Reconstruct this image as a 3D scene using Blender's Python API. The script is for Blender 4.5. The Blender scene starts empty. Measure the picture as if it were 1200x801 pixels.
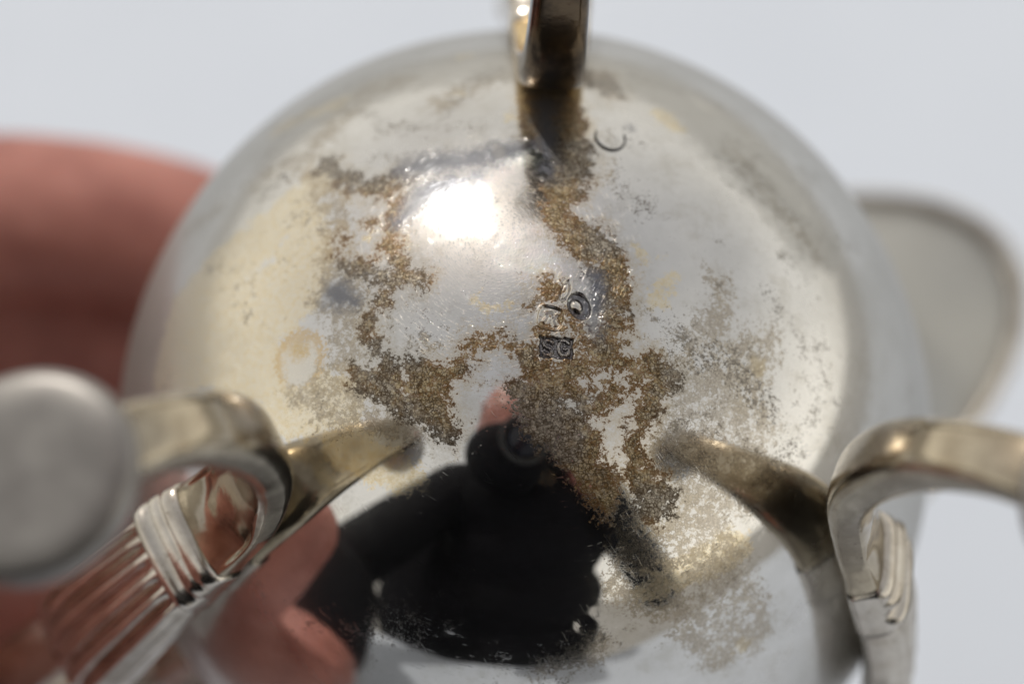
import bpy, bmesh, math, random
import numpy as np
from mathutils import Vector, Matrix, noise as mnoise

scene = bpy.context.scene
COL = scene.collection
random.seed(7)
rng = np.random.default_rng(7)

# ------------------------------------------------------------------ camera
R = 0.0395                       # radius of the jug's round body, metres
DIST = 0.30                      # lens to the centre of the body
FPX = DIST / R * 472.0           # focal length in photo pixels (1200 wide)
PITCH = math.radians(47)
RIGHT = Vector((1, 0, 0))
UP = Vector((0, math.sin(PITCH), math.cos(PITCH)))
BACK = Vector((0, -math.cos(PITCH), math.sin(PITCH)))
CENTRE = Vector((0, 0, 0.125))   # centre of the body above the table top (z = 0)
CAM = CENTRE - RIGHT * (15 / FPX * DIST) + UP * (108 / FPX * DIST) + BACK * DIST
cam_d = bpy.data.cameras.new('view_camera')
cam = bpy.data.objects.new('view_camera', cam_d)
COL.objects.link(cam)
cam.matrix_world = Matrix(((RIGHT.x, UP.x, BACK.x, CAM.x), (RIGHT.y, UP.y, BACK.y, CAM.y),
                           (RIGHT.z, UP.z, BACK.z, CAM.z), (0, 0, 0, 1)))
cam_d.sensor_width = 36
cam_d.lens = FPX * 36 / 1200
cam_d.clip_start = 0.004
cam_d.clip_end = 4000
cam_d.dof.use_dof = True
cam_d.dof.focus_distance = 0.2615
cam_d.dof.aperture_fstop = 10.0
cam_d.dof.aperture_blades = 9
scene.camera = cam

# ------------------------------------------------------------------ sky, sun, exposure
sun_dir = (RIGHT * -0.225 + UP * 0.872 + BACK * 0.435).normalized()
SUN_EL = math.asin(sun_dir.z)
SUN_AZ = math.atan2(sun_dir.x, sun_dir.y)
world = bpy.data.worlds.new('World')
scene.world = world
world.use_nodes = True
wn = world.node_tree
wn.nodes.clear()
sky = wn.nodes.new('ShaderNodeTexSky')
sky.sky_type = 'NISHITA'
sky.sun_disc = False
sky.sun_elevation = SUN_EL
sky.sun_rotation = SUN_AZ
sky.dust_density = 6.0
sky.air_density = 1.0
sky.ozone_density = 1.0
bg = wn.nodes.new('ShaderNodeBackground')
bg.inputs['Strength'].default_value = 0.15
out = wn.nodes.new('ShaderNodeOutputWorld')
# thin bright cloud drawn over the clear sky, paler towards the horizon
wtc = wn.nodes.new('ShaderNodeTexCoord')
wns = wn.nodes.new('ShaderNodeTexNoise')
wns.inputs['Scale'].default_value = 1.6
wns.inputs['Detail'].default_value = 5.0
wn.links.new(wtc.outputs['Generated'], wns.inputs['Vector'])
wmr = wn.nodes.new('ShaderNodeMapRange')
wmr.inputs['From Min'].default_value = 0.3
wmr.inputs['From Max'].default_value = 0.7
wmr.inputs['To Min'].default_value = 0.72
wmr.inputs['To Max'].default_value = 0.97
wn.links.new(wns.outputs[0], wmr.inputs['Value'])
wsx = wn.nodes.new('ShaderNodeSeparateXYZ')
wn.links.new(wtc.outputs['Generated'], wsx.inputs[0])
wel = wn.nodes.new('ShaderNodeMapRange')
wel.inputs['From Min'].default_value = 0.0
wel.inputs['From Max'].default_value = 0.95
wn.links.new(wsx.outputs['Z'], wel.inputs['Value'])
wcl = wn.nodes.new('ShaderNodeMix'); wcl.data_type = 'RGBA'
wcl.inputs[6].default_value = (13.0, 12.4, 11.2, 1)
wcl.inputs[7].default_value = (4.5, 4.45, 4.4, 1)
wn.links.new(wel.outputs[0], wcl.inputs[0])
wmx = wn.nodes.new('ShaderNodeMix'); wmx.data_type = 'RGBA'
wn.links.new(wmr.outputs[0], wmx.inputs[0])
wn.links.new(sky.outputs[0], wmx.inputs[6])
wn.links.new(wcl.outputs[2], wmx.inputs[7])
wn.links.new(wmx.outputs[2], bg.inputs[0])
wn.links.new(bg.outputs[0], out.inputs[0])

sun_d = bpy.data.lights.new('sun', 'SUN')
sun_d.energy = 2.0
sun_d.angle = math.radians(0.5)
sun_d.color = (1.0, 0.965, 0.91)
sun = bpy.data.objects.new('sun', sun_d)
COL.objects.link(sun)
sun.location = sun_dir * 5
sun.rotation_euler = (-sun_dir).to_track_quat('-Z', 'Y').to_euler()

scene.view_settings.view_transform = 'Standard'
scene.view_settings.look = 'None'
scene.view_settings.exposure = -0.6
scene.view_settings.gamma = 1.0
scene.view_settings.use_curve_mapping = False
scene.render.engine = 'CYCLES'
scene.cycles.max_bounces = 10
scene.cycles.glossy_bounces = 6
scene.cycles.sample_clamp_indirect = 6.0
scene.cycles.blur_glossy = 0.3
scene.cycles.use_denoising = True

# ------------------------------------------------------------------ helpers
def tag(o, label=None, cat=None, group=None, kind=None):
    for k, v in (('label', label), ('category', cat), ('group', group), ('kind', kind)):
        if v:
            o[k] = v
    return o

def empty(name, m=None, parent=None):
    o = bpy.data.objects.new(name, None)
    COL.objects.link(o)
    o.empty_display_size = 0.01
    if m is not None:
        o.matrix_world = m
    if parent:
        o.parent = parent
    return o

def mesh_obj(name, V, F, mat, parent=None, smooth=True):
    me = bpy.data.meshes.new(name)
    me.from_pydata([tuple(v) for v in V], [], [tuple(f) for f in F])
    me.update()
    if smooth:
        me.polygons.foreach_set('use_smooth', np.ones(len(me.polygons), bool))
    if mat:
        me.materials.append(mat)
    o = bpy.data.objects.new(name, me)
    COL.objects.link(o)
    if parent:
        o.parent = parent
    return o

def bm_obj(name, bm, mat, parent=None, smooth=False):
    bmesh.ops.recalc_face_normals(bm, faces=bm.faces)
    me = bpy.data.meshes.new(name)
    bm.to_mesh(me)
    bm.free()
    if smooth:
        me.polygons.foreach_set('use_smooth', np.ones(len(me.polygons), bool))
    me.materials.append(mat)
    o = bpy.data.objects.new(name, me)
    COL.objects.link(o)
    if parent:
        o.parent = parent
    return o

def box(bm, c, s, bevel=0.0, rot=None):
    g = bmesh.ops.create_cube(bm, size=1.0)
    M = Matrix.LocRotScale(Vector(c), rot, Vector(s))
    bmesh.ops.transform(bm, matrix=M, verts=g['verts'])
    if bevel:
        es = list({e for v in g['verts'] for e in v.link_edges})
        bmesh.ops.bevel(bm, geom=es, offset=bevel, segments=3, profile=0.6, affect='EDGES')

def cyl(bm, p0, p1, r0, r1, seg=40):
    p0, p1 = Vector(p0), Vector(p1)
    d = p1 - p0
    q = d.to_track_quat('Z', 'Y')
    M = Matrix.Translation((p0 + p1) / 2) @ q.to_matrix().to_4x4()
    bmesh.ops.create_cone(bm, cap_ends=True, segments=seg, radius1=r0, radius2=r1, depth=d.length, matrix=M)

# small node-expression kit
class NT:
    def __init__(self, name):
        self.m = bpy.data.materials.new(name)
        self.m.use_nodes = True
        self.t = self.m.node_tree
        self.t.nodes.clear()
        self.out = self.t.nodes.new('ShaderNodeOutputMaterial')
    def put(self, sock, v):
        if isinstance(v, bpy.types.NodeSocket):
            self.t.links.new(v, sock)
        elif isinstance(v, (tuple, list)):
            sock.default_value = tuple(v) + ((1.0,) if len(sock.default_value) == 4 and len(v) == 3 else ())
        else:
            sock.default_value = v
    def math(self, op, a, b=0.0, c=None, clamp=False):
        n = self.t.nodes.new('ShaderNodeMath')
        n.operation = op
        n.use_clamp = clamp
        self.put(n.inputs[0], a)
        self.put(n.inputs[1], b)
        if c is not None:
            self.put(n.inputs[2], c)
        return n.outputs[0]
    def add(self, *a):
        r = a[0]
        for x in a[1:]:
            r = self.math('ADD', r, x)
        return r
    def mul(self, a, b): return self.math('MULTIPLY', a, b)
    def sub(self, a, b): return self.math('SUBTRACT', a, b)
    def step(self, x, lo, hi):
        n = self.t.nodes.new('ShaderNodeMapRange')
        n.interpolation_type = 'SMOOTHSTEP'
        self.put(n.inputs['Value'], x)
        n.inputs['From Min'].default_value = lo
        n.inputs['From Max'].default_value = hi
        return n.outputs[0]
    def attr(self, name):
        n = self.t.nodes.new('ShaderNodeAttribute')
        n.attribute_name = name
        return n.outputs['Fac']
    def coord(self):
        n = self.t.nodes.new('ShaderNodeTexCoord')
        return n.outputs['Object']
    def mapping(self, vec, loc=(0, 0, 0), rot=(0, 0, 0), scale=(1, 1, 1)):
        n = self.t.nodes.new('ShaderNodeMapping')
        self.put(n.inputs[0], vec)
        n.inputs['Location'].default_value = loc
        n.inputs['Rotation'].default_value = rot
        n.inputs['Scale'].default_value = scale
        return n.outputs[0]
    def noise(self, vec, scale, detail=4.0, rough=0.6, off=0.0, dist=0.0):
        n = self.t.nodes.new('ShaderNodeTexNoise')
        if off:
            vec = self.mapping(vec, loc=(off, off * 0.7, -off))
        self.put(n.inputs['Vector'], vec)
        n.inputs['Scale'].default_value = scale
        n.inputs['Detail'].default_value = detail
        n.inputs['Roughness'].default_value = rough
        n.inputs['Distortion'].default_value = dist
        return n.outputs[0]
    def voronoi(self, vec, scale, out='Distance', feature='F1'):
        n = self.t.nodes.new('ShaderNodeTexVoronoi')
        n.feature = feature
        self.put(n.inputs['Vector'], vec)
        n.inputs['Scale'].default_value = scale
        return n.outputs[out]
    def mix(self, f, a, b):
        n = self.t.nodes.new('ShaderNodeMix')
        n.data_type = 'RGBA'
        self.put(n.inputs[0], f)
        self.put(n.inputs[6], a)
        self.put(n.inputs[7], b)
        return n.outputs[2]
    def ramp(self, f, stops):
        n = self.t.nodes.new('ShaderNodeValToRGB')
        self.put(n.inputs[0], f)
        e = n.color_ramp.elements
        while len(e) < len(stops):
            e.new(0.5)
        for el, (p, c) in zip(e, stops):
            el.position = p
            el.color = tuple(c) + (1,)
        return n.outputs[0]
    def bump(self, h, strength, dist, normal=None):
        n = self.t.nodes.new('ShaderNodeBump')
        self.put(n.inputs['Height'], h)
        n.inputs['Strength'].default_value = strength
        n.inputs['Distance'].default_value = dist
        if normal is not None:
            self.put(n.inputs['Normal'], normal)
        return n.outputs[0]
    def bsdf(self, color, rough, metal=0.0, normal=None, **kw):
        n = self.t.nodes.new('ShaderNodeBsdfPrincipled')
        self.put(n.inputs['Base Color'], color)
        self.put(n.inputs['Roughness'], rough)
        self.put(n.inputs['Metallic'], metal)
        if normal is not None:
            self.put(n.inputs['Normal'], normal)
        for k, v in kw.items():
            self.put(n.inputs[k], v)
        return n.outputs[0]
    def mixsh(self, f, a, b):
        n = self.t.nodes.new('ShaderNodeMixShader')
        self.put(n.inputs[0], f)
        self.put(n.inputs[1], a)
        self.put(n.inputs[2], b)
        return n.outputs[0]
    def done(self, sh):
        self.t.links.new(sh, self.out.inputs[0])
        return self.m

# ------------------------------------------------------------------ materials
# everything silver is described in metres: noise scale 1000 = features of about a millimetre
POL = None   # set below: centre of the polishing swirl, jug coordinates

def silver_body(pol, pol_e1, pol_e2):
    k = NT('old_silver_with_tarnish')
    P = k.coord()
    nA = k.noise(P, 700, 6, 0.7)
    nB = k.noise(P, 3300, 5, 0.75, 0.31)
    nC = k.noise(P, 4800, 4, 0.7, 0.77)
    nD = k.noise(P, 1900, 5, 0.75, 0.13)
    nL = k.noise(P, 90, 4, 0.6, 0.55)
    h = lambda n: k.sub(n, 0.5)
    brown = k.attr('brown'); soft = k.attr('soft'); film = k.attr('film'); smudge_refl = k.attr('smudge_refl')
    speck = k.attr('speck'); clean = k.attr('clean'); ring = k.attr('ring'); dot = k.attr('dot')
    # crackle: tarnish grows as small cells with dark seams
    dn = k.t.nodes.new('ShaderNodeTexNoise')
    k.put(dn.inputs['Vector'], P); dn.inputs['Scale'].default_value = 2200; dn.inputs['Detail'].default_value = 3
    dv = k.t.nodes.new('ShaderNodeVectorMath'); dv.operation = 'MULTIPLY_ADD'
    k.put(dv.inputs[0], dn.outputs['Color']); dv.inputs[1].default_value = (0.0006,) * 3; k.put(dv.inputs[2], P)
    PD = dv.outputs[0]
    e1_ = k.voronoi(PD, 3000, 'Distance', 'DISTANCE_TO_EDGE')
    e2_ = k.voronoi(PD, 6200, 'Distance', 'DISTANCE_TO_EDGE')
    def cell(s):
        n = k.t.nodes.new('ShaderNodeSeparateColor')
        k.put(n.inputs[0], k.voronoi(PD, s, 'Color', 'F1'))
        return n.outputs[0]
    c1_, c2_ = cell(3000), cell(6200)
    veins = k.math('MAXIMUM', k.sub(1.0, k.step(e1_, 0.02, 0.20)), k.mul(k.sub(1.0, k.step(e2_, 0.02, 0.18)), 0.75))
    veins = k.mul(veins, k.step(k.add(nA, k.mul(h(nD), 0.6)), 0.32, 0.56))
    zone = k.add(k.add(k.mul(brown, 0.34), 0.05), k.mul(h(nA), 2.0), k.mul(h(nB), 1.3), k.mul(h(c1_), 0.22), k.mul(h(c2_), 0.20), k.mul(veins, 0.10))
    m_br = k.step(zone, -0.02, 0.12)
    rim = k.mul(k.step(zone, -0.10, 0.04), k.sub(1.0, k.step(zone, 0.10, 0.42)))     # darker edge of every stain
    zs = k.add(k.mul(soft, 0.28), k.mul(h(nA), 1.6), k.mul(h(c1_), 0.45), k.mul(h(c2_), 0.45), k.mul(h(nD), 1.2), k.mul(veins, 0.30), -0.02)
    m_so = k.mul(k.step(zs, 0.0, 0.30), 0.68)
    m_sp = k.mul(k.step(k.add(k.mul(speck, 0.25), k.mul(h(nD), 2.2), k.mul(h(nC), 2.6), -0.34), 0.0, 0.14), 0.85)
    gsp = k.mul(k.step(k.add(k.mul(h(nA), 2.2), k.mul(h(nL), 2.4), k.mul(h(nB), 1.4), k.mul(h(nC), 1.6), k.mul(h(c2_), 0.2)), 0.42, 0.62), 0.7)
    m_sp = k.math('MAXIMUM', m_sp, gsp)
    m_fi = k.mul(k.step(k.add(k.mul(film, 0.35), k.mul(h(nA), 2.2), k.mul(h(nB), 0.8)), -0.06, 0.22),
                 k.add(0.72, k.mul(h(nD), 1.2)))
    m_ri = k.mul(k.step(k.add(k.mul(ring, 0.5), k.mul(h(nB), 2.6), k.mul(h(nA), 1.0), -0.05), 0.0, 0.3), 0.7)
    m_cl = k.step(k.add(k.mul(clean, 0.4), k.mul(h(nA), 1.8), k.mul(h(nB), 1.6)), -0.15, 0.25)
    m_do = k.mul(k.step(k.add(k.mul(dot, 0.6), k.mul(h(nB), 2.0), k.mul(h(nA), 1.5)), -0.3, 0.7), 0.8)
    m_sm = k.mul(k.step(k.add(smudge_refl, k.mul(h(nA), 4.0), k.mul(h(nB), 3.0)), -1.3, 1.2), 0.85)
    base = k.mix(k.step(nL, 0.3, 0.7), (0.71, 0.70, 0.675), (0.80, 0.79, 0.765))
    base = k.mix(k.mul(k.step(k.add(h(nC), h(nD)), 0.10, 0.30), 0.35), base, (0.45, 0.43, 0.41))  # faint pinhead speckle
    base = k.mix(k.mul(k.step(k.noise(P, 260, 6, 0.7, 0.42), 0.48, 0.68), 0.5), base, (0.56, 0.535, 0.48))
    filmc = k.mix(k.step(nD, 0.35, 0.65), (0.88, 0.78, 0.56), (0.80, 0.67, 0.43))
    c = k.mix(m_fi, base, filmc)
    c = k.mix(m_ri, c, (0.66, 0.46, 0.20))
    softc = k.mix(k.step(nL, 0.42, 0.6), (0.52, 0.44, 0.31), (0.60, 0.54, 0.44))
    c = k.mix(m_so, c, k.mix(k.mul(veins, 0.75), softc, (0.16, 0.115, 0.065)))
    c = k.mix(k.mul(m_cl, 0.85), c, (0.80, 0.775, 0.71))
    c = k.mix(m_do, c, (0.66, 0.46, 0.17))
    c = k.mix(m_sp, c, k.mix(c1_, (0.10, 0.085, 0.07), (0.24, 0.215, 0.18)))
    nH = k.noise(P, 160, 4, 0.6, 0.91)
    tan = k.mix(k.step(k.add(nH, k.mul(h(nD), 0.4)), 0.42, 0.58), k.mix(c1_, (0.29, 0.20, 0.095), (0.58, 0.47, 0.28)), k.mix(c1_, (0.25, 0.215, 0.165), (0.56, 0.51, 0.42)))
    tan = k.mix(k.mul(k.step(c2_, 0.55, 0.95), 0.5), tan, (0.62, 0.56, 0.46))
    brc = k.mix(k.mul(veins, 0.95), tan, (0.060, 0.036, 0.016))
    brc = k.mix(k.mul(rim, 0.8), brc, k.mix(k.step(nH, 0.42, 0.58), (0.16, 0.070, 0.016), (0.055, 0.040, 0.026)))
    halo = k.mul(k.step(k.add(zone, k.mul(h(nL), 0.8)), -0.75, 0.05), 0.42)
    c = k.mix(halo, c, k.mix(k.step(nH, 0.4, 0.6), (0.60, 0.47, 0.27), (0.50, 0.45, 0.36)))
    c = k.mix(m_br, c, brc)
    c = k.mix(m_sm, c, (0.15, 0.16, 0.19))
    struck = k.attr('struck')
    c = k.mix(k.mul(struck, k.add(0.62, k.mul(nD, 0.4))), c, k.mix(k.step(nB, 0.4, 0.65), (0.05, 0.05, 0.06), (0.22, 0.22, 0.25)))
    cover = k.math('MAXIMUM', k.math('MAXIMUM', m_br, k.mul(m_so, 0.5)), k.math('MAXIMUM', m_sp, k.mul(m_sm, 0.6)))
    sxyz = k.t.nodes.new('ShaderNodeSeparateXYZ')
    k.put(sxyz.inputs[0], P)
    dull_shade = k.sub(1.0, k.step(k.add(sxyz.outputs[2], k.mul(k.math('MINIMUM', sxyz.outputs[1], 0.0), -0.42), k.mul(h(nL), 0.012), k.mul(h(nA), 0.006)), 0.014, 0.041))   # rough band round the shoulder, with rim shading put into its grey
    dim_bloom = k.mul(k.step(k.add(k.mul(k.attr('dim_sky_bloom'), 0.4), k.mul(h(nL), 3.5), k.mul(h(nA), 2.0)), -1.8, 0.8), 0.95)     # mottled grey bloom that also paints in a dimmer reflected sky
    dull_shade = k.math('MAXIMUM', dull_shade, dim_bloom)
    c = k.mix(k.mul(dull_shade, 0.74), c, (0.33, 0.325, 0.305))
    # polishing swirls: fine arcs round a point of the bottom
    vm = k.t.nodes.new('ShaderNodeVectorMath'); vm.operation = 'SUBTRACT'
    k.put(vm.inputs[0], P); vm.inputs[1].default_value = pol
    def dot3(v, d):
        n = k.t.nodes.new('ShaderNodeVectorMath'); n.operation = 'DOT_PRODUCT'
        k.put(n.inputs[0], v); n.inputs[1].default_value = d
        return n.outputs['Value']
    x, y = dot3(vm.outputs[0], pol_e1), dot3(vm.outputs[0], pol_e2)
    rad = k.math('SQRT', k.add(k.mul(x, x), k.mul(y, y)))
    ang = k.math('ARCTAN2', y, x)
    cx = k.t.nodes.new('ShaderNodeCombineXYZ')
    k.put(cx.inputs[0], k.mul(rad, 6200.0)); k.put(cx.inputs[1], k.mul(ang, 7.0))
    sw = k.noise(cx.outputs[0], 1.0, 3, 0.7)
    swl = k.mul(k.add(k.mul(sw, 0.5), k.step(sw, 0.58, 0.70)), k.sub(1.0, k.step(rad, 0.008, 0.0145)))
    cx2 = k.t.nodes.new('ShaderNodeCombineXYZ')
    s2 = k.t.nodes.new('ShaderNodeSeparateXYZ'); k.put(s2.inputs[0], P)
    k.put(cx2.inputs[0], k.mul(k.math('SQRT', k.add(k.mul(s2.outputs[0], s2.outputs[0]), k.mul(s2.outputs[1], s2.outputs[1]))), 5200.0))
    k.put(cx2.inputs[1], k.mul(k.math('ARCTAN2', s2.outputs[1], s2.outputs[0]), 8.0))
    sw2 = k.noise(cx2.outputs[0], 1.0, 3, 0.7)
    dg = k.add(k.mul(s2.outputs[0], 0.8), k.mul(s2.outputs[1], 0.6)); dh = k.sub(k.mul(s2.outputs[1], 0.8), k.mul(s2.outputs[0], 0.6))
    cx3 = k.t.nodes.new('ShaderNodeCombineXYZ'); k.put(cx3.inputs[0], k.mul(dg, 5600.0)); k.put(cx3.inputs[1], k.mul(dh, 260.0))
    sw3 = k.noise(cx3.outputs[0], 1.0, 2, 0.6)
    scr = k.add(swl, k.mul(k.step(sw2, 0.62, 0.74), 0.12), k.mul(k.step(sw3, 0.66, 0.78), 0.14))
    n1 = k.bump(scr, 0.48, 0.00004)
    n2 = k.bump(k.mul(cover, k.sub(1.0, veins)), 0.15, 0.00002, n1)
    n3 = k.bump(k.noise(P, 120, 3, 0.5), 0.02, 0.0005, n2)
    r1 = k.add(k.mul(dull_shade, 0.14), 0.030, k.mul(m_fi, 0.07), k.mul(cover, 0.26), k.mul(h(nL), 0.04))
    r2 = k.add(0.19, k.mul(dull_shade, 0.30), k.mul(cover, 0.14), k.mul(m_fi, 0.06))
    met = k.sub(1.0, k.mul(m_br, 0.20))
    a = k.bsdf(c, r1, met, n3)
    b = k.bsdf(c, r2, met, n3)
    return k.done(k.mixsh(k.add(0.055, k.mul(m_fi, 0.3), k.mul(cover, 0.25), k.mul(dull_shade, 0.82)), a, b))

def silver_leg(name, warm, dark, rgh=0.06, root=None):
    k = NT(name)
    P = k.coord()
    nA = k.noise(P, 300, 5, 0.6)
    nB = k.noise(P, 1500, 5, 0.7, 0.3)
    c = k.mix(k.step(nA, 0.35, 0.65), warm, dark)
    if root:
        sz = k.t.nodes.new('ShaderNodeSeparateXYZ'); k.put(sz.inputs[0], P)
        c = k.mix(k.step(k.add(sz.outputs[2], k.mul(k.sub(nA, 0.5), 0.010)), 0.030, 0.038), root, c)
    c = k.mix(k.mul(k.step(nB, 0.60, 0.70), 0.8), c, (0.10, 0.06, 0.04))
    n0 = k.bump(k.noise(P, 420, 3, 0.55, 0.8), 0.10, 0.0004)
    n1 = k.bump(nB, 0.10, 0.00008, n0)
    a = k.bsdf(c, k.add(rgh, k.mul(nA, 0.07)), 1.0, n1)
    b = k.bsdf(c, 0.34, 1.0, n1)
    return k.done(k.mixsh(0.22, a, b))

def plain(name, c1, c2, scale, rough, metal=0.0, bump=0.0, bdist=0.001, **kw):
    k = NT(name)
    P = k.coord()
    n = k.noise(P, scale, 5, 0.6)
    c = k.mix(k.step(n, 0.3, 0.7), c1, c2)
    nn = k.bump(n, bump, bdist) if bump else None
    return k.done(k.bsdf(c, rough, metal, nn, **kw))

def skin_mat():
    k = NT('skin')
    P = k.coord()
    n = k.noise(P, 60, 5, 0.6)
    f = k.noise(P, 900, 4, 0.6, 0.2)
    c = k.mix(k.step(n, 0.3, 0.7), (0.30, 0.105, 0.082), (0.50, 0.215, 0.172))
    nn = k.bump(f, 0.25, 0.0006)
    return k.done(k.bsdf(c, 0.5, 0.0, nn, **{'Subsurface Weight': 0.25, 'Subsurface Radius': (0.006, 0.002, 0.001), 'Subsurface Scale': 1.0}))

M_LEG = silver_leg('golden_tarnished_silver', (0.50, 0.44, 0.335), (0.35, 0.295, 0.215))
M_LEGB = silver_leg('silver_dark_reflection', (0.16, 0.12, 0.08), (0.055, 0.045, 0.036), 0.12, (0.66, 0.50, 0.28))  # reflected photographer's dark put into the top leg's colour, gold at its root
M_SHELL = silver_leg('worn_silver', (0.64, 0.60, 0.535), (0.50, 0.455, 0.39), 0.11)
M_PAD = plain('dull_silver', (0.38, 0.36, 0.335), (0.26, 0.245, 0.23), 200, 0.42, 1.0, bump=0.15, bdist=0.0003)
M_SKIN = skin_mat()
M_CLOTH = plain('black_cloth', (0.006, 0.006, 0.007), (0.010, 0.010, 0.012), 300, 0.95, bump=0.3, **{'Specular IOR Level': 0.08})
M_TROUSER = plain('dark_denim', (0.012, 0.014, 0.02), (0.022, 0.026, 0.036), 400, 0.9, bump=0.3)
M_HAIR = plain('dark_hair', (0.02, 0.013, 0.009), (0.035, 0.022, 0.014), 200, 0.6, bump=0.5)
M_CAMB = plain('black_camera_shell', (0.012, 0.012, 0.012), (0.018, 0.018, 0.018), 900, 0.55, bump=0.2)
M_RUB = plain('black_rubber', (0.010, 0.010, 0.010), (0.014, 0.014, 0.014), 700, 0.8)
M_GLASS = plain('coated_lens_glass', (0.004, 0.005, 0.012), (0.006, 0.006, 0.014), 50, 0.05)
M_PAPER = plain('white_paper', (0.60, 0.645, 0.715), (0.62, 0.665, 0.735), 40, 0.75, bump=0.1)
M_WOOD = plain('painted_wood', (0.62, 0.61, 0.59), (0.68, 0.67, 0.65), 30, 0.5)
M_GROUND = plain('grey_paving', (0.26, 0.25, 0.23), (0.34, 0.33, 0.31), 3, 0.85, bump=0.3)
M_HAIRF = plain('dark_fibre', (0.03, 0.03, 0.035), (0.05, 0.05, 0.05), 900, 0.5)

# ------------------------------------------------------------------ setting
bm = bmesh.new()
N = 48
for i in range(N + 1):
    pass
bmesh.ops.create_grid(bm, x_segments=80, y_segments=80, size=400)
for v in bm.verts:
    d = math.hypot(v.co.x, v.co.y)
    if d > 20:
        v.co.z = 0.4 * mnoise.noise(v.co * 0.02) * min(1, (d - 20) / 60)
    v.co.z -= 0.95
tag(bm_obj('ground', bm, M_GROUND, smooth=True), kind='structure')

table = tag(empty('table', Matrix.Translation((0, 0.385, -0.95))), 'pale painted table standing under the white paper', 'table')
bm = bmesh.new()
box(bm, (0, 0, 0.93), (1.5, 1.70, 0.034), 0.004)
bm_obj('tabletop', bm, M_WOOD, table)
for sx in (-1, 1):
    for sy in (-1, 1):
        bm = bmesh.new()
        box(bm, (sx * 0.69, sy * 0.79, 0.456), (0.06, 0.06, 0.912), 0.004)
        bm_obj('leg', bm, M_WOOD, table)
# paper laid over the table: a slightly wavy sheet whose near edge hangs down
V, F = [], []
nx, ny = 90, 90
for j in range(ny + 1):
    for i in range(nx + 1):
        x = -0.74 + 1.48 * i / nx
        t = j / ny
        y = 1.235 - t * 1.70
        z = 0.0012 + 0.006 * (mnoise.noise(Vector((x * 3.0, y * 3.0, 0.3))) + 1) * 0.5 + 0.0012 * (mnoise.noise(Vector((x * 9, y * 9, 1.3))) + 1) * 0.5
        V.append((x, y, z))
for j in range(ny):
    for i in range(nx):
        a = j * (nx + 1) + i
        F.append((a, a + nx + 1, a + nx + 2, a + 1))
tag(mesh_obj('paper_sheet', V, F, M_PAPER), 'large plain white paper sheet spread out beneath the silver jug', 'paper')

# ------------------------------------------------------------------ the jug
AX = Vector((0.0422, 0.2575, 0.9654)).normalized()          # jug axis in camera axes
E1 = (Vector((1, 0, 0)) - AX * AX.x).normalized()
E2 = AX.cross(E1)
toW = lambda c: RIGHT * c.x + UP * c.y + BACK * c.z
a3, b3, c3 = toW(E1), toW(E2), toW(AX)
MJ = Matrix(((a3.x, b3.x, c3.x, CENTRE.x), (a3.y, b3.y, c3.y, CENTRE.y), (a3.z, b3.z, c3.z, CENTRE.z), (0, 0, 0, 1)))
jug = tag(empty('cream_jug', MJ),
          'stained silver cream jug held upside down with three scrolled legs', 'cream jug')

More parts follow.
